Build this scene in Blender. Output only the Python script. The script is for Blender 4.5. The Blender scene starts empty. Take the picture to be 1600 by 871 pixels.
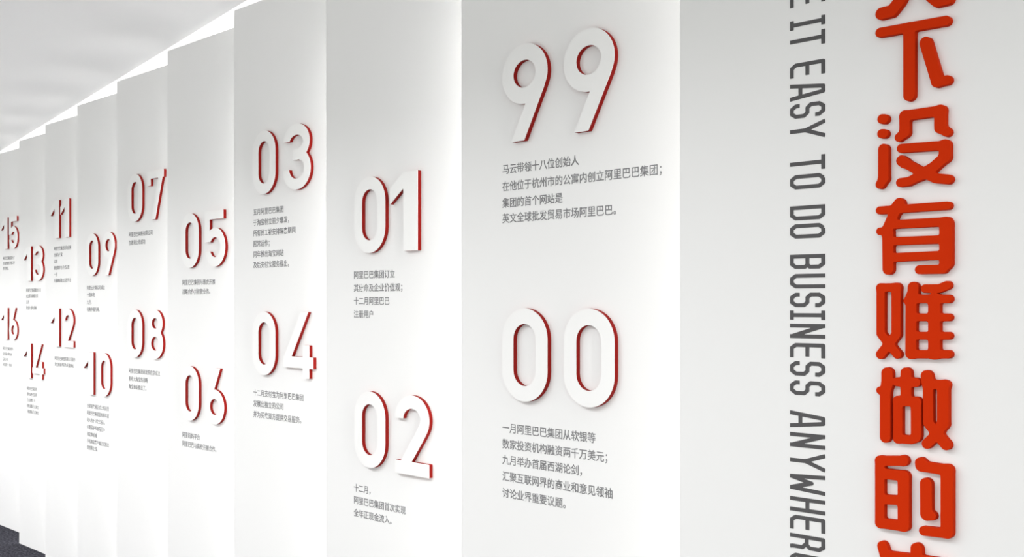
import bpy, bmesh, math
import numpy as np
from mathutils import Vector, Matrix

SC = bpy.context.scene
COL = SC.collection
R = math.radians

# ---------------------------------------------------------------- camera
CAMZ = 1.55
cam_data = bpy.data.cameras.new('camera')
cam_data.sensor_width = 36.0
cam_data.lens = 36.0 * 1700.0 / 1600.0
cam_data.shift_y = 0.0249
cam_data.clip_start = 0.05
cam = bpy.data.objects.new('camera', cam_data)
cam.location = (0, 0, CAMZ)
cam.rotation_euler = (R(90), 0, 0)
COL.objects.link(cam)
SC.camera = cam

# ---------------------------------------------------------------- world (soft light of the open side of the corridor)
world = bpy.data.worlds.new('world')
SC.world = world
world.use_nodes = True
bg = world.node_tree.nodes['Background']
bg.inputs['Color'].default_value = (0.99, 1.0, 0.975, 1)
bg.inputs['Strength'].default_value = 1.27

# ---------------------------------------------------------------- exposure
SC.view_settings.view_transform = 'Standard'
SC.view_settings.look = 'None'
SC.view_settings.exposure = 0.0
SC.view_settings.gamma = 1.0
SC.view_settings.use_curve_mapping = False

# ---------------------------------------------------------------- layout of the saw-tooth wall
STEP = Vector((0.43805, -0.62580))           # from one panel's leading corner to the next
P0 = Vector((-3.62846, 7.66820))             # leading corner of the panel with 15 and 16 (k = 0)
def corner(k): return P0 + STEP * k
TOP = 2.6066                                  # height of the panels
PANEL_A = math.atan2(-0.7153, 0.6988)         # direction of each panel
ROW = STEP.normalized()
OUT = Vector((ROW.y, -ROW.x)); OUT = OUT if OUT.dot(-corner(5)) > 0 else -OUT   # into the corridor
def at(s, dist, z=0.0):                       # s metres along the row from P0, dist metres out into the corridor
    p = P0 + ROW * s + OUT * dist
    return Vector((p.x, p.y, z))
ROW_A = math.atan2(ROW.y, ROW.x)

# ---------------------------------------------------------------- ceiling downlights of the corridor (all outside the picture)
def area(name, loc, w, h, energy, color, rot, spread=180):
    l = bpy.data.lights.new(name, 'AREA')
    l.shape = 'RECTANGLE'; l.size = w; l.size_y = h; l.energy = energy; l.color = color; l.spread = R(spread)
    o = bpy.data.objects.new(name, l); o.location = loc; o.rotation_euler = rot
    COL.objects.link(o); return o
for i in range(-2, 6):
    area('ceiling_lamp', at(0.9 + 1.5 * i, 1.85, 2.63), 1.3, 0.16, 41.5 - 4.1 * i, (0.985, 0.98, 1.0), (0, 0, ROW_A), 150)

# ---------------------------------------------------------------- materials
def mat(name, color, rough=0.5, spec=0.5, emit=None, strength=0.0, noise=None, bump=0.0, bscale=200.0):
    m = bpy.data.materials.new(name); m.use_nodes = True
    nt = m.node_tree; b = nt.nodes['Principled BSDF']
    b.inputs['Base Color'].default_value = (*color, 1)
    b.inputs['Roughness'].default_value = rough
    b.inputs['Specular IOR Level'].default_value = spec
    if emit:
        b.inputs['Emission Color'].default_value = (*emit, 1)
        b.inputs['Emission Strength'].default_value = strength
    tc = nt.nodes.new('ShaderNodeTexCoord')
    if noise:
        c2, scale, lo, hi = noise
        n = nt.nodes.new('ShaderNodeTexNoise'); n.inputs['Scale'].default_value = scale; n.inputs['Detail'].default_value = 4
        r = nt.nodes.new('ShaderNodeValToRGB')
        r.color_ramp.elements[0].position = lo; r.color_ramp.elements[0].color = (*color, 1)
        r.color_ramp.elements[1].position = hi; r.color_ramp.elements[1].color = (*c2, 1)
        nt.links.new(tc.outputs['Object'], n.inputs['Vector']); nt.links.new(n.outputs['Fac'], r.inputs['Fac'])
        nt.links.new(r.outputs['Color'], b.inputs['Base Color'])
    if bump:
        n = nt.nodes.new('ShaderNodeTexNoise'); n.inputs['Scale'].default_value = bscale
        bp = nt.nodes.new('ShaderNodeBump'); bp.inputs['Strength'].default_value = bump; bp.inputs['Distance'].default_value = 0.002
        nt.links.new(tc.outputs['Object'], n.inputs['Vector']); nt.links.new(n.outputs['Fac'], bp.inputs['Height'])
        nt.links.new(bp.outputs['Normal'], b.inputs['Normal'])
    return m
M_PANEL = mat('white_lacquer', (0.765, 0.765, 0.755), 0.42, 0.35, noise=((0.78, 0.778, 0.77), 1.3, 0.3, 0.7))
M_CEIL = mat('ceiling_paint', (0.92, 0.92, 0.92), 0.9, 0.1, bump=0.05)
M_WALL = mat('white_plaster', (0.85, 0.85, 0.85), 0.9, 0.1)
M_FACE = mat('digit_face_acrylic', (0.80, 0.798, 0.785), 0.4, 0.4)
M_RED = mat('red_acrylic_edge', (0.28, 0.009, 0.006), 0.6, 0.12)
M_ORANGE = mat('orange_red_lacquer', (0.53, 0.025, 0.0010), 0.75, 0.06, noise=((0.56, 0.028, 0.0010), 6, 0.35, 0.65))
M_VINYL = mat('dark_grey_vinyl', (0.085, 0.083, 0.085), 0.6, 0.2)
M_TEXT = mat('grey_text_vinyl', (0.20, 0.20, 0.205), 0.7, 0.1)
M_CARPET = mat('charcoal_carpet', (0.010, 0.010, 0.014), 0.95, 0.1, noise=((0.075, 0.075, 0.095), 70, 0.45, 0.72), bump=0.8, bscale=400)
M_LED = mat('led_diffuser', (0.9, 0.9, 0.9), 0.5, 0.2, (1.0, 0.985, 0.97), 20.0)
M_LED_DIM = mat('led_diffuser_dimmed', (0.9, 0.9, 0.9), 0.5, 0.2, (1.0, 0.985, 0.97), 10.0)
M_COVE = mat('cove_diffuser', (0.9, 0.9, 0.9), 0.5, 0.2, (1.0, 0.995, 0.985), 10.0)

# ---------------------------------------------------------------- object helpers
def link(name, mesh, m, parent=None, loc=None, rz=None):
    o = bpy.data.objects.new(name, mesh); COL.objects.link(o)
    if m is not None and not mesh.materials: mesh.materials.append(m)
    if parent: o.parent = parent
    if loc is not None: o.location = loc
    if rz is not None: o.rotation_euler = (0, 0, rz)
    return o
def tag(o, label=None, cat=None, group=None, kind=None):
    for a, b in (('label', label), ('category', cat), ('group', group), ('kind', kind)):
        if b: o[a] = b
    return o
def empty(name, loc, rz=0.0):
    o = bpy.data.objects.new(name, None); o.empty_display_size = 0.05
    COL.objects.link(o); o.location = loc; o.rotation_euler = (0, 0, rz); return o
def box_mesh(name, x0, x1, y0, y1, z0, z1, bevel=0.0):
    bm = bmesh.new()
    v = [bm.verts.new((x, y, z)) for z in (z0, z1) for y in (y0, y1) for x in (x0, x1)]
    for f in ((0, 2, 3, 1), (4, 5, 7, 6), (0, 1, 5, 4), (2, 6, 7, 3), (0, 4, 6, 2), (1, 3, 7, 5)):
        bm.faces.new([v[i] for i in f])
    if bevel: bmesh.ops.bevel(bm, geom=bm.edges[:], offset=bevel, segments=2, affect='EDGES', profile=0.5)
    bmesh.ops.recalc_face_normals(bm, faces=bm.faces)
    me = bpy.data.meshes.new(name); bm.to_mesh(me); bm.free(); return me

# ---------------------------------------------------------------- setting
def quad_slab(name, pts, z0, z1):
    bm = bmesh.new()
    lo = [bm.verts.new((p.x, p.y, z0)) for p in pts]; hi = [bm.verts.new((p.x, p.y, z1)) for p in pts]
    bm.faces.new(lo[::-1]); bm.faces.new(hi)
    for i in range(len(pts)):
        j = (i + 1) % len(pts); bm.faces.new((lo[i], lo[j], hi[j], hi[i]))
    bmesh.ops.recalc_face_normals(bm, faces=bm.faces)
    me = bpy.data.meshes.new(name); bm.to_mesh(me); bm.free(); return me
S0, S1 = -4.0, 9.6
o = link('floor', quad_slab('floor', [at(S0, 3.2), at(S1, 3.2), at(S1, -0.6), at(S0, -0.6)], -0.08, 0.0), M_CARPET); tag(o, kind='structure')
o = link('ceiling', quad_slab('ceiling', [at(S0, 3.2), at(S1, 3.2), at(S1, -0.047), at(S0, -0.047)], 2.65, 2.80), M_CEIL); tag(o, kind='structure')
o = link('wall_back', quad_slab('wall_back', [at(S0, -0.50), at(S1, -0.50), at(S1, -0.60), at(S0, -0.60)], 0.0, 3.06), M_WALL); tag(o, kind='structure')
o = link('trim_1', quad_slab('trim_1', [at(S0, 0.3), at(S1, 0.3), at(S1, -0.60), at(S0, -0.60)], 3.06, 3.12), M_WALL); tag(o, kind='structure')
o = link('trim_2', quad_slab('trim_2', [at(S0, 0.0), at(S1, 0.0), at(S1, -0.047), at(S0, -0.047)], 2.80, 3.06), M_WALL); tag(o, kind='structure')
cv = link('cove_light', quad_slab('cove_light', [at(S0, -0.19), at(S1, -0.19), at(S1, -0.27), at(S0, -0.27)], 2.608, 2.618), M_COVE)
tag(cv, 'long light strip lying behind the tops of all the white panels', 'light')

# ---------------------------------------------------------------- the panels, each with the light strip behind its leading edge
PLEN = 0.80
panel_mesh = box_mesh('panel_board', 0, PLEN, 0, 0.03, 0.0, TOP, 0.0012)
led_mesh = box_mesh('led_strip', -0.004, 0.0, 0.008, 0.028, 0.01, TOP - 0.22)
dim_mesh = led_mesh.copy()
wide_mesh = box_mesh('panel_board', 0, 1.55, 0, 0.03, 0.0, TOP, 0.0012)
PLAB = {-2: 'plain white panel, second beyond the one with fifteen', -1: 'plain white panel just beyond the one with fifteen',
        0: 'white wall panel with 15 above 16, leftmost in the photo', 1: 'white wall panel with 13 above 14', 2: 'white wall panel with 11 above 12',
        3: 'white wall panel with 09 above 10', 4: 'white wall panel with 07 above 08', 5: 'white wall panel with 05 above 06',
        6: 'white wall panel with 03 above 04', 7: 'white wall panel with 01 above 02', 8: 'white wall panel with 99 above 00',
        9: 'white wall panel carrying the orange-red characters and the grey English lettering'}
for k in range(-2, 10):
    c = corner(k)
    p = link('wall_panel', panel_mesh if k < 9 else wide_mesh, M_PANEL, loc=(c.x, c.y, 0), rz=PANEL_A)
    tag(p, PLAB[k], 'panel', 'angled white wall panels set like louvres')
    s = link('led_strip', led_mesh if k < 9 else dim_mesh, M_LED if k < 9 else M_LED_DIM, parent=p)

# ---------------------------------------------------------------- shapes from strokes: distance field -> outline -> extruded board
def seg_d(X, Y, a, b, r, capa, capb):
    ax, ay = a; bx, by = b; dx, dy = bx - ax, by - ay; L = math.hypot(dx, dy) or 1e-9
    ux, uy = dx / L, dy / L
    t = (X - ax) * ux + (Y - ay) * uy; s = np.abs(-(X - ax) * uy + (Y - ay) * ux)
    D = s - r
    out = np.where(t < 0, np.hypot(t, s) - r, np.where(t > L, np.hypot(t - L, s) - r, D))
    if capa == 'b': out = np.where(t < 0, np.maximum(s - r, -t), np.maximum(out, -t))
    if capb == 'b': out = np.where(t > L, np.maximum(s - r, t - L), np.maximum(out, t - L))
    return out
def stroke_d(X, Y, pts, r, ca='r', cb='r', closed=False):
    if closed: pts = list(pts) + [pts[0]]
    D = None
    for i in range(len(pts) - 1):
        d = seg_d(X, Y, pts[i], pts[i + 1], r, ca if (i == 0 and not closed) else 'r', cb if (i == len(pts) - 2 and not closed) else 'r')
        D = d if D is None else np.minimum(D, d)
    return D
def smin(a, b, k):
    if k <= 0: return np.minimum(a, b)
    h = np.maximum(k - np.abs(a - b), 0) / k
    return np.minimum(a, b) - h * h * k * 0.25
def contours(D, x0, y0, h):
    """Closed loops of D = 0 (marching squares)."""
    ny, nx = D.shape; ins = D < 0
    D = np.where(np.abs(D) < 1e-9, 1e-9, D)
    def pt(e):
        kind, j, i = e
        a = D[j, i]
        if kind == 'h': b = D[j, i + 1]; return (x0 + h * (i + a / (a - b)), y0 + h * j)
        b = D[j + 1, i]; return (x0 + h * i, y0 + h * (j + a / (a - b)))
    nxt = {}
    c = ins[:-1, :-1].astype(int) + 2 * ins[:-1, 1:] + 4 * ins[1:, 1:] + 8 * ins[1:, :-1]
    T = {1: ['LB'], 2: ['BR'], 3: ['LR'], 4: ['RT'], 5: ['LB', 'RT'], 6: ['BT'], 7: ['LT'], 8: ['TL'], 9: ['TB'], 10: ['BR', 'TL'], 11: ['TR'],
         12: ['RL'], 13: ['RB'], 14: ['BL']}
    for j, i in zip(*np.nonzero((c > 0) & (c < 15))):
        j = int(j); i = int(i)
        E = {'B': ('h', j, i), 'T': ('h', j + 1, i), 'L': ('v', j, i), 'R': ('v', j, i + 1)}
        for s in T[int(c[j, i])]: nxt[E[s[0]]] = E[s[1]]
    loops = []
    while nxt:
        s = next(iter(nxt)); L = [s]; e = nxt.pop(s)
        while e != s and e in nxt: L.append(e); e = nxt.pop(e)
        loops.append([pt(q) for q in L])
    return loops
def simplify(L, eps):
    P = np.array(L); n = len(P)
    if n < 8: return L
    i0 = int(np.argmin(P[:, 0])); P = np.roll(P, -i0, axis=0)
    far = int(np.argmax(np.hypot(*(P - P[0]).T)))
    def rdp(a, b):
        out = []; st = [(a, b)]; keep = {a, b}
        while st:
            a, b = st.pop()
            if b - a < 2: continue
            A = Q[a]; B = Q[b]; d = B - A; L_ = np.hypot(*d) or 1e-12
            w = Q[a + 1:b] - A; dd = np.abs(w[:, 0] * d[1] - w[:, 1] * d[0]) / L_
            m = int(np.argmax(dd))
            if dd[m] > eps: keep.add(a + 1 + m); st += [(a, a + 1 + m), (a + 1 + m, b)]
        return keep
    Q = np.vstack([P, P[:1]])
    keep = sorted(rdp(0, far) | rdp(far, n))
    return [tuple(Q[i]) for i in keep if i < n]
def sarea(L):
    P = np.array(L); x, y = P.T; return 0.5 * float(np.sum(x * np.roll(y, -1) - np.roll(x, -1) * y))
def inside(p, L):
    x, y = p; r = False; n = len(L)
    for i in range(n):
        (x1, y1), (x2, y2) = L[i], L[(i + 1) % n]
        if (y1 > y) != (y2 > y) and x < (x2 - x1) * (y - y1) / (y2 - y1) + x1: r = not r
    return r
def pieces(D, x0, y0, h, eps):
    """[[outer, hole, hole...], ...] one list per separate piece."""
    loops = [simplify(l, eps) for l in contours(D, x0, y0, h)]
    loops = [l for l in loops if len(l) > 3 and abs(sarea(l)) > 4 * h * h]
    depth = [sum(inside(a[0], b) for b in loops if b is not a) for a in loops]
    res = []
    for i, l in enumerate(loops):
        if depth[i] % 2 == 0:
            res.append([l] + [m for j, m in enumerate(loops) if depth[j] == depth[i] + 1 and inside(m[0], l)])
    return res
def board(name, loops_list, t0, t1, bevel=0.0, smooth=40):
    """Board standing in the XZ plane, from y = -t0 (at the wall) to y = -t1 (front)."""
    cu = bpy.data.curves.new(name, 'CURVE'); cu.dimensions = '2D'; cu.fill_mode = 'BOTH'
    cu.extrude = (t1 - t0) / 2 - bevel; cu.bevel_depth = bevel; cu.bevel_resolution = 1; cu.offset = -bevel
    for L in loops_list:
        sp = cu.splines.new('POLY'); sp.points.add(len(L) - 1); sp.use_cyclic_u = True
        for i, (x, y) in enumerate(L): sp.points[i].co = (x, y, 0, 1)
    return curve_mesh(name, cu, (t0 + t1) / 2, smooth)
def curve_mesh(name, cu, ymid, smooth=None):
    ob = bpy.data.objects.new('temporary', cu); COL.objects.link(ob)
    me = bpy.data.meshes.new_from_object(ob.evaluated_get(bpy.context.evaluated_depsgraph_get()))
    bpy.data.objects.remove(ob); bpy.data.curves.remove(cu)
    me.name = name
    bm = bmesh.new(); bm.from_mesh(me)
    bmesh.ops.remove_doubles(bm, verts=bm.verts, dist=1e-6)
    for v in bm.verts: x, y, z = v.co; v.co = (x, -ymid - z, y)
    bmesh.ops.recalc_face_normals(bm, faces=bm.faces)
    if smooth:
        for f in bm.faces: f.smooth = abs(f.normal.y) < 0.95
        for e in bm.edges: e.smooth = not (len(e.link_faces) == 2 and e.calc_face_angle(0) > R(smooth))
    bm.to_mesh(me); bm.free(); return me

# ---------------------------------------------------------------- the digits (unit = digit height)
def arc(cx, cy, rx, ry, a0, a1, n=28):
    return [(cx + rx * math.cos(R(a0 + (a1 - a0) * i / n)), cy + ry * math.sin(R(a0 + (a1 - a0) * i / n))) for i in range(n + 1)]
HW = 0.083
def digit_field(ch, X, Y):
    r = HW
    def S(p, ca='r', cb='r', closed=False, rr=r): return stroke_d(X, Y, p, rr, ca, cb, closed)
    band = np.maximum(-Y, Y - 1)
    if ch == '0':
        return S(arc(.333, .667, .25, .25, 0, 180) + arc(.333, .333, .25, .25, 180, 360), closed=True)
    if ch in '96':
        if ch == '6': X, Y = .666 - X, 1 - Y
        D = stroke_d(X, Y, arc(.333, .690, .25, .227, 0, 360, 60), r)
        tail = stroke_d(X, Y, arc(.333, .690, .25, .227, 0, -24, 8) + [(.545, .560), (.15, -.15)], r)
        return np.maximum(np.minimum(D, tail), np.maximum(-Y, Y - 1))
    if ch == '8':
        return np.minimum(S(arc(.35, .725, .235, .192, 0, 360, 60)), S(arc(.35, .31, .26, .227, 0, 360, 60)))
    if ch == '1':
        a = S([(.385, -.2), (.385, 1.2)], rr=.142)
        b = S([(-.15, .623), (.38, .990)])
        b = np.maximum(b, -(X + .03))
        return np.maximum(np.minimum(a, b), band)
    if ch == '2':
        a = S([(.083, .60), (.083, .70)] + arc(.338, .70, .255, .217, 180, -30, 36) + [(.515, .53), (.12, .03)])
        a = np.maximum(a, np.where((X < .30) & (Y > .5), .70 - Y, -9))
        b = S([(.0, .083), (.675, .083)], 'b', 'b', rr=.083)
        return np.maximum(np.minimum(a, b), np.maximum(band, -X))
    if ch == '3':
        a = S([(.083, .60), (.083, .72)] + arc(.355, .725, .272, .192, 180, -90, 36))
        a = np.maximum(a, np.where((X < .30) & (Y > .5), .745 - Y, -9))
        w = S([(.27, .535), (.36, .535)], 'b', 'r', rr=.08)
        b = S(arc(.365, .312, .29, .229, 90, -180, 40) + [(.083, .42)])
        b = np.maximum(b, np.where((X < .22) & (Y < .5), Y - .315, -9))
        return np.minimum(np.minimum(a, b), w)
    if ch == '4':
        a = S([(.68, 1.15), (.045, .19)])
        b = S([(.0, .237), (.813, .237)], 'b', 'b', rr=.085)
        c = S([(.625, .0), (.625, .50)], 'b', 'b')
        a = np.maximum(a, np.maximum(.155 - Y, Y - 1))
        return np.maximum(np.minimum(np.minimum(a, b), c), np.maximum(Y - 1, -X))
    if ch == '5':
        a = S([(.0, .922), (.652, .922)], 'b', 'b', rr=.078)
        b = S([(.083, .98), (.083, .44)], 'b', 'b')
        c = S([(.10, .46)] + arc(.358, .345, .272, .262, 132, -180, 44) + [(.086, .38)])
        c = np.maximum(c, np.where((X < .20) & (Y < .40), Y - .27, -9))
        c = np.where((X < .2) & (Y > .395), np.maximum(c, .44 - Y), c)
        return np.maximum(np.minimum(np.minimum(a, b), c), Y - 1)
    if ch == '7':
        a = S([(.0, .92), (.735, .92)], 'b', 'b', rr=.08)
        b = S([(.083, .95), (.083, .70)], 'b', 'b')
        c = S([(.67, 1.05), (.235, -.12)])
        c = np.maximum(c, np.maximum(band, X - .735))
        return np.minimum(np.minimum(a, b), c)
DH = 0.2185
GRID = 1 / 130
digit_meshes = {}
def digit_mesh(ch):
    if ch not in digit_meshes:
        xs = np.arange(-.16, 1.02, GRID); ys = np.arange(-.06, 1.07, GRID)
        X, Y = np.meshgrid(xs, ys)
        pc = pieces(digit_field(ch, X, Y), xs[0], ys[0], GRID, 0.0011)
        loops = [[(x * DH, y * DH) for x, y in l] for p in pc for l in p]
        digit_meshes[ch] = (board('digit_body', loops, -0.0005, 0.0115), board('digit_face', loops, 0.0115, 0.0130))
    return digit_meshes[ch]
ROWS = {0: (1.929, 1.305), 1: (1.696, 1.081)}
LINES = {
 (8, 0): (.145, [1.866, 1.826, 1.787, 1.751], ['马云带领十八位创始人', '在他位于杭州市的公寓内创立阿里巴巴集团；', '集团的首个网站是', '英文全球批发贸易市场阿里巴巴。']),
 (8, 1): (.145, [1.260, 1.222, 1.185, 1.146, 1.107], ['一月阿里巴巴集团从软银等', '数家投资机构融资两千万美元；', '九月举办首届西湖论剑，', '汇聚互联网界的商业和意见领袖', '讨论业界重要议题。']),
 (7, 0): (.141, [1.635, 1.597, 1.559, 1.521], ['阿里巴巴集团订立', '其使命及企业价值观；', '十二月阿里巴巴', '注册用户']),
 (7, 1): (.141, [1.013, .977, .940], ['十二月，', '阿里巴巴集团首次实现', '全年正现金流入。']),
 (6, 0): (.132, [1.872, 1.835, 1.798, 1.761, 1.724, 1.687], ['五月阿里巴巴集团', '于淘宝创立前夕爆发，', '所有员工被安排隔离期间', '照常运作；', '同年推出淘宝网站', '及后支付宝服务推出。']),
 (6, 1): (.132, [1.240, 1.202, 1.164], ['十二月支付宝为阿里巴巴集团', '发展出独立的公司', '并为买卖双方提供交易服务。']),
 (5, 0): (.130, [1.638, 1.600], ['阿里巴巴集团与雅虎开展', '战略合作并接管业务。']),
 (5, 1): (.130, [1.017, .981], ['阿里妈妈平台', '阿里巴巴与高校开展合作。']),
 (4, 0): (.127, [1.873, 1.835], ['阿里巴巴网络有限公司', '在香港上市成功']),
 (4, 1): (.127, [1.240, 1.203, 1.166], ['阿里巴巴集团研发院在京成立', '发布大淘宝的战略', '淘宝商城推出了。']),
 (3, 0): (.124, [1.635, 1.598, 1.560, 1.522], ['阿里云计算公司成立', '十周年庆', '九月，', '收购中国万网。']),
 (3, 1): (.124, [1.018, .981, .944, .907, .870, .834, .800], ['全球速卖通正式上线运营', '阿里巴巴集团宣布将年度', '收入的千分之三投入', '环境保护基金项目中', '淘宝商城域', '手机淘宝客户端正式推出', '聚划算上线。']),
 (2, 0): (.130, [1.871, 1.834, 1.797, 1.759, 1.722, 1.686], ['阿里巴巴集团将淘宝网', '分拆为三家', '公司', '聚划算平台正式运营', '一月', '天猫商城独立运营平台']),
 (2, 1): (.140, [1.236, 1.201], ['阿里巴巴网络有限公司退市', '淘宝商城更名为天猫商城。']),
 (1, 0): (.122, [1.637, 1.600, 1.563, 1.526], ['阿里巴巴集团联合多方', '成立菜鸟网络公司', '五月', '淘宝十周年庆典']),
 (1, 1): (.130, [1.013, .977, .940, .902, .866], ['阿里巴巴集团在', '纽约证券交易所', '正式挂牌上市', '蚂蚁金服正式成立', '天猫国际正式推出']),
 (0, 0): (.114, [1.868, 1.833, 1.797], ['阿里巴巴集团进行了', '全面的组织升级工作', '农村淘宝。']),
 (0, 1): (.110, [1.241, 1.203, 1.166, 1.129], ['阿里巴巴集团成为', '全球最大零售体', '云栖大会', '天猫双十一晚会']),
}
PAIRS = {8: ('99', '00'), 7: ('01', '02'), 6: ('03', '04'), 5: ('05', '06'), 4: ('07', '08'), 3: ('09', '10'), 2: ('11', '12'), 1: ('13', '14'), 0: ('15', '16')}
LEFT = {8: .158, 7: .161, 6: .148, 5: .143, 4: .1435, 3: .1425}
SECOND = {'99': .354, '00': .354, '01': .335, '02': .351, '03': .3435, '04': .3425, '05': .339, '06': .341, '07': .338, '08': .340, '09': .338,
          '10': .287, '11': .2586, '12': .284, '13': .266, '14': .258, '15': .262, '16': .266}
CHW = 0.0243
def text_line(s, u, v, parent):
    cu = bpy.data.curves.new('text_line', 'FONT'); cu.body = s; cu.size = CHW; cu.resolution_u = 2
    cu.extrude = 0.00015; cu.fill_mode = 'BOTH'; cu.offset = 0.00022
    me = curve_mesh('text_line', cu, 0)
    me.transform(Matrix.Translation((u, -0.0003, v - 0.38 * CHW)))
    return link('text_line', me, M_TEXT, parent=parent)
NUMBER_ROW = {0: 'upper', 1: 'lower'}
NAMES = dict(zip('0123456789', 'zero one two three four five six seven eight nine'.split()))
WHICH = {8: 'next to the lettering', 7: 'second from the lettering', 6: 'third from the lettering', 5: 'fourth from the lettering', 4: 'fifth from the lettering',
         3: 'fourth from the far end', 2: 'third from the far end', 1: 'second from the far end', 0: 'at the far end'}
for k in range(8, -1, -1):
    c = corner(k)
    right = Vector((math.cos(PANEL_A), math.sin(PANEL_A)))
    for row in (0, 1):
        num = PAIRS[k][row]; base = ROWS[k % 2][row]
        if k == 8 and row: base = 1.3265
        if k == 8 and not row: base = 1.9245
        
        for i, ch in enumerate(num):
            a, b = digit_mesh(ch)
            uu = SECOND[num] if i else (.1165 if num[0] == '1' else LEFT[k])
            loc = (c.x + right.x * uu, c.y + right.y * uu, base)
            t = tag(empty('raised_digit', loc, PANEL_A),
                    'white %s of %s, %s digit of %s number, panel %s' % (ch, num, 'first' if i == 0 else 'second', NUMBER_ROW[row], WHICH[k]), 'digit',
                    'raised white digits with red sides on the panels')
            t.scale = (1, 1, {'99': 1.012, '00': 0.977}.get(num, 1))
            link('body', a, M_RED, parent=t); f = link('face', b, M_FACE, parent=t)
            tag(f, 'white front face')
        u0, vs, strs = LINES[(k, row)]
        t = tag(empty('caption', (c.x, c.y, 0), PANEL_A),
                'small grey %s-line caption below %s, %s one on panel %s' % (['', 'one', 'two', 'three', 'four', 'five', 'six', 'seven'][len(strs)], num, NUMBER_ROW[row], WHICH[k]),
                'caption', 'small grey captions under the numbers')
        for s, v in zip(strs, vs): text_line(s, u0, v, t)

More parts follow.
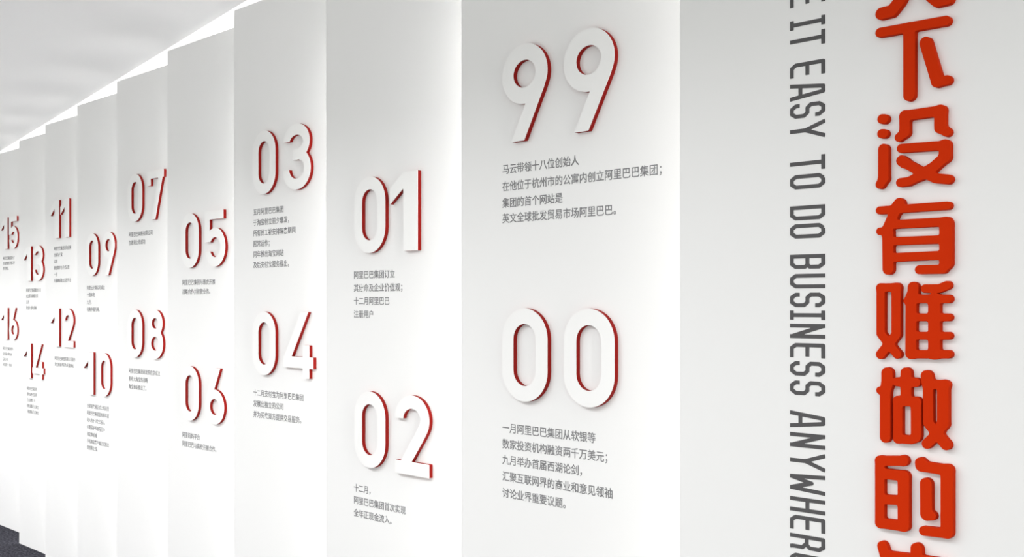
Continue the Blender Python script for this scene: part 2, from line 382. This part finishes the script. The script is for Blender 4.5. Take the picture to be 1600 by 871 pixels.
# ---------------------------------------------------------------- orange-red raised characters (strokes in millimetres: radius, points)
HANZI = [
 ('天', [(8.4,[(406.1,2119.8),(516.9,2118.2)]),(8.4,[(400.6,2080.1),(518.9,2078.8)]),(9.1,[(461.2,2119.9),(460.2,2070.2),(435.0,2028.2),(422.3,2015.5),(405.0,2014.7)]),(8.4,[(462.3,2069.7),(486.9,2025.8),(497.0,2015.9),(513.0,2016.6)])]),
 ('下', [(7.2,[(402.9,1984.7),(509.7,1983.8)]),(9.0,[(451.6,1981.3),(451.6,1878.1)]),(8.8,[(478.0,1955.5),(496.3,1893.4)]),(7.0,[(496.3,1892.1),(511.6,1892.6)])]),
 ('没', [(7.3,[(406.5,1845.8),(409.9,1845.4)]),(6.9,[(405.8,1822.4),(409.7,1822.0)]),(8.3,[(408.8,1797.1),(408.8,1751.4)]),(7.1,[(408.8,1750.2),(403.2,1741.6)]),(8.0,[(444.1,1846.0),(444.1,1820.4)]),(6.7,[(443.7,1819.4),(435.0,1813.4)]),(7.6,[(445.0,1846.3),(501.5,1847.2)]),(8.5,[(501.0,1847.0),(501.0,1821.6)]),(6.7,[(501.0,1820.4),(511.3,1813.1)]),(6.7,[(438.6,1795.5),(508.4,1793.2)]),(8.5,[(508.4,1793.2),(508.4,1776.0)]),(7.8,[(507.9,1774.7),(490.2,1761.1),(469.2,1750.7)]),(6.7,[(469.2,1749.8),(450.4,1742.2),(437.2,1741.7)]),(8.0,[(439.0,1776.2),(443.2,1772.8)]),(7.1,[(445.0,1771.8),(470.9,1755.7),(493.7,1743.8),(513.0,1740.6)])]),
 ('有', [(6.0,[(402.4,1699.9),(512.4,1700.5)]),(8.3,[(435.2,1708.9),(430.6,1703.0)]),(7.9,[(430.6,1701.4),(422.9,1685.6),(416.0,1671.2),(415.1,1663.1)]),(5.8,[(402.9,1666.4),(414.2,1665.9)]),(8.6,[(416.0,1663.0),(416.7,1605.7)]),(6.5,[(422.9,1676.1),(510.8,1675.9)]),(9.4,[(510.0,1672.8),(510.0,1613.0)]),(6.6,[(510.5,1611.4),(505.2,1603.4),(468.1,1603.4)]),(6.1,[(417.7,1649.5),(509.2,1649.2)]),(6.5,[(417.7,1623.7),(509.2,1624.8)])]),
 ('难', [(6.6,[(404.1,1575.0),(404.1,1502.6),(418.6,1484.9),(431.8,1470.3)]),(6.3,[(404.1,1576.3),(430.6,1576.3)]),(7.1,[(430.1,1575.5),(430.1,1501.5),(416.8,1484.8),(403.8,1469.3)]),(8.3,[(458.2,1576.0),(457.7,1564.8)]),(8.3,[(454.8,1560.8),(454.3,1472.9)]),(5.0,[(447.6,1555.1),(455.1,1555.1)]),(6.3,[(477.5,1573.9),(499.5,1573.7),(511.6,1578.6)]),(6.3,[(454.3,1557.9),(513.2,1557.7)]),(5.6,[(454.3,1529.0),(513.6,1529.4)]),(5.6,[(454.3,1500.3),(513.6,1501.3)]),(6.1,[(454.3,1471.0),(513.2,1473.0)]),(8.8,[(491.8,1556.6),(491.8,1473.4)])]),
 ('做', [(9.0,[(415.1,1439.7),(415.1,1422.7)]),(8.3,[(414.0,1420.0),(411.9,1407.6),(411.9,1337.3)]),(5.7,[(402.8,1411.6),(411.9,1412.1)]),(8.3,[(446.4,1441.6),(446.4,1399.2)]),(6.7,[(431.7,1426.7),(462.9,1427.4)]),(7.1,[(433.1,1396.3),(433.1,1337.4)]),(7.1,[(433.1,1396.6),(462.9,1397.1)]),(7.8,[(462.9,1395.9),(462.9,1344.4)]),(6.4,[(433.1,1336.5),(454.9,1336.9),(462.0,1340.0)]),(8.7,[(479.7,1438.0),(481.5,1427.0)]),(7.6,[(482.0,1425.3),(482.4,1365.7),(496.3,1348.9),(510.1,1334.1)]),(6.6,[(488.5,1425.7),(509.3,1426.1)]),(8.5,[(505.5,1424.0),(505.5,1366.6)]),(7.4,[(505.5,1365.8),(495.5,1348.9),(480.1,1333.0)])]),
 ('的', [(7.5,[(402.8,1298.6),(402.8,1199.3)]),(7.3,[(403.5,1298.7),(441.3,1302.4)]),(7.7,[(441.3,1303.2),(442.0,1303.1)]),(7.7,[(404.6,1278.9),(442.4,1278.6)]),(6.9,[(404.6,1237.3),(442.4,1239.8)]),(7.5,[(404.6,1199.2),(442.4,1199.5)]),(8.9,[(442.4,1277.2),(442.4,1201.1)]),(8.7,[(470.4,1301.9),(471.0,1299.0)]),(7.7,[(471.4,1297.5),(489.0,1296.5),(511.7,1295.7)]),(9.1,[(511.7,1294.7),(511.7,1201.2)]),(6.9,[(511.7,1198.7),(475.0,1197.2)]),(8.9,[(478.8,1270.6),(479.2,1223.6)]),(6.7,[(481.0,1221.9),(488.0,1222.3)])]),
 ('生', [(8.1,[(407.1,1162.2),(410.9,1150.4)]),(8.1,[(413.1,1147.1),(464.9,1149.9),(512.6,1150.8)]),(8.9,[(463.5,1167.3),(463.5,1053.2)]),(7.7,[(407.8,1096.7),(464.9,1100.5),(512.6,1102.8)]),(7.7,[(401.3,1049.2),(464.9,1053.5),(520.4,1055.5)])]),
]

C9 = corner(9)
hz_label = {'天': 'orange-red character sky, topmost, cut by the picture edge', '下': 'orange-red character down, second from the top of the column',
 '没': 'orange-red character not, third from the top, with two round dots', '有': 'orange-red character have, fourth from the top, of long level bars', '难': 'orange-red character hard, fifth from the top, with three square holes',
 '做': 'orange-red character do, sixth from the top, of three upright pieces', '的': 'orange-red character of, lowest whole one, with two stacked square holes', '生': 'orange-red character life, lowest, cut by the bottom picture edge'}
for ch, strokes in HANZI:
    allp = np.array([p for _, ps in strokes for p in ps])
    x0, y0 = allp.min(0) - 14; x1, y1 = allp.max(0) + 14
    h = 0.55
    xs = np.arange(x0, x1, h); ys = np.arange(y0, y1, h); X, Y = np.meshgrid(xs, ys)
    D = None
    for r, ps in strokes:
        d = stroke_d(X, Y, ps, r * 1.07); D = d if D is None else smin(D, d, 3.2)
    pc = pieces(D, x0, y0, h, 0.12)
    bx, by = (x0 + x1) / 2, y0
    rt = Vector((math.cos(PANEL_A), math.sin(PANEL_A)))
    t = tag(empty('raised_character', (C9.x + rt.x * bx / 1000, C9.y + rt.y * bx / 1000, by / 1000), PANEL_A), hz_label[ch], 'character',
            'column of orange-red raised characters')
    for p in sorted(pc, key=lambda p: -abs(sarea(p[0]))):
        loops = [[((x - bx) / 1000, (y - by) / 1000) for x, y in l] for l in p]
        link('stroke_piece', board('stroke_piece', loops, -0.0005, 0.0105, 0.0006, 50), M_ORANGE, parent=t)

# ---------------------------------------------------------------- grey English lettering, reading downwards (a = along the line, b = up of the letter, unit = letter height)
LH = 0.0670
def poly_letter(ch):
    r = 0.054; w = 0.40; e = r; c = .115
    L = e; Rr = w - e; T = 1 - e; Bt = e; m = .5
    S = {
     'E': [[(w, T), (L, T), (L, Bt + c), (L + c * .7, Bt), (w, Bt)], [(L, m), (w * .92, m)]],
     'I': [[(.13, 0), (.13, 1)], [(0, T), (.26, T)], [(0, Bt), (.26, Bt)]],
     'T': [[(w / 2, 0), (w / 2, T)], [(0, T), (w, T)]],
     'A': [[(L - .04, -.03), (w / 2 - .07, T), (w / 2 + .07, T), (Rr + .04, -.03)], [(L + .04, .30), (Rr - .04, .30)]],
     'S': [[(Rr, .72), (Rr, T - c), (Rr - c * .7, T), (L + c * .7, T), (L, T - c), (L, m + c * .8), (L + c * .7, m), (Rr - c * .7, m), (Rr, m - c * .8), (Rr, Bt + c), (Rr - c * .7, Bt), (L + c * .7, Bt), (L, Bt + c), (L, .28)]],
     'Y': [[(w / 2, 0), (w / 2, .44)], [(.0, 1), (w / 2, .44), (w, 1)]],
     'O': [[(L + c * .7, T), (Rr - c * .7, T), (Rr, T - c), (Rr, Bt + c), (Rr - c * .7, Bt), (L + c * .7, Bt), (L, Bt + c), (L, T - c), (L + c * .7, T)]],
     'D': [[(L, T), (Rr - c * .7, T), (Rr, T - c), (Rr, Bt + c), (Rr - c * .7, Bt), (L, Bt), (L, T)]],
     'B': [[(L, T), (Rr - c * .7, T), (Rr, T - c), (Rr, m + c * .6), (Rr - c * .5, m), (Rr, m - c * .6), (Rr, Bt + c), (Rr - c * .7, Bt), (L, Bt), (L, T)], [(L, m), (Rr - c * .5, m)]],
     'U': [[(L, 1), (L, Bt + c), (L + c * .7, Bt), (Rr - c * .7, Bt), (Rr, Bt + c), (Rr, 1)]],
     'N': [[(L, 0), (L, 1)], [(L, T), (Rr, Bt)], [(Rr, 0), (Rr, 1)]],
     'W': [[(L - .02, 1), (L + .03, 0.02), (w / 2 + .03, .62), (Rr + .05, 0.02), (Rr + .12, 1)]],
     'H': [[(L, 0), (L, 1)], [(Rr, 0), (Rr, 1)], [(L, m), (Rr, m)]],
     'R': [[(L, 0), (L, T), (Rr - c * .7, T), (Rr, T - c), (Rr, m + c * .6), (Rr - c * .7, m - .02), (L, m - .02)], [(Rr - .12, m - .02), (Rr, m - .14), (Rr, .08), (Rr + .02, .0)]],
     'M': [[(L, 0), (L, 1)], [(L, T), (w / 2 + .03, .35), (Rr + .06, T)], [(Rr + .06, 0), (Rr + .06, 1)]],
     'K': [[(L, 0), (L, 1)], [(L, .42), (Rr, 1)], [(L + .1, .55), (Rr, 0)]],
    }[ch]
    wid = {'I': .26, 'W': .5, 'M': .46}.get(ch, w)
    return S, r, wid
letter_cache = {}
def letter_mesh(ch):
    if ch not in letter_cache:
        S, r, wid = poly_letter(ch)
        h = 1 / 110
        xs = np.arange(-.15, .70, h); ys = np.arange(-.12, 1.12, h); X, Y = np.meshgrid(xs, ys)
        D = None
        for p in S:
            d = stroke_d(X, Y, p, r, 'b', 'b'); D = d if D is None else np.minimum(D, d)
        D = np.maximum(D, np.maximum(-Y, Y - 1))
        if ch == 'D': D = np.minimum(D, np.maximum(np.abs(X - .054) - .054, np.maximum(-Y, Y - 1)))
        if ch == 'B': D = np.minimum(D, np.maximum(np.abs(X - .054) - .054, np.maximum(-Y, Y - 1)))
        loops = [l for p in pieces(D, xs[0], ys[0], h, 0.003) for l in p]
        # letter x -> downwards (-z), letter y -> to the right (+x)
        loops = [[(b * LH, -(a - wid / 2) * LH * LW) for a, b in l] for l in loops]
        letter_cache[ch] = board('letter', loops, -0.0003, 0.0006)
    return letter_cache[ch]
LW = 0.92
TEXT_V = [('M', 2177), ('A', 2140), ('K', 2105), ('E', 2070), ('I', 2027), ('T', 1999), ('E', 1949), ('A', 1912), ('S', 1879), ('Y', 1845), ('T', 1789), ('O', 1758),
 ('D', 1705), ('O', 1674), ('B', 1622), ('U', 1589), ('S', 1557), ('I', 1531), ('N', 1504), ('E', 1471), ('S', 1440), ('S', 1407), ('A', 1353), ('N', 1318),
 ('Y', 1283), ('W', 1245), ('H', 1208), ('E', 1177), ('R', 1145), ('E', 1112)]
t = tag(empty('wall_lettering', (C9.x, C9.y, 0), PANEL_A),
        'dark grey English lettering reading downwards, beside the orange-red characters', 'lettering')
for ch, v in TEXT_V:
    o = link('letter', letter_mesh(ch), M_VINYL, parent=t, loc=(0.234, 0, v / 1000))
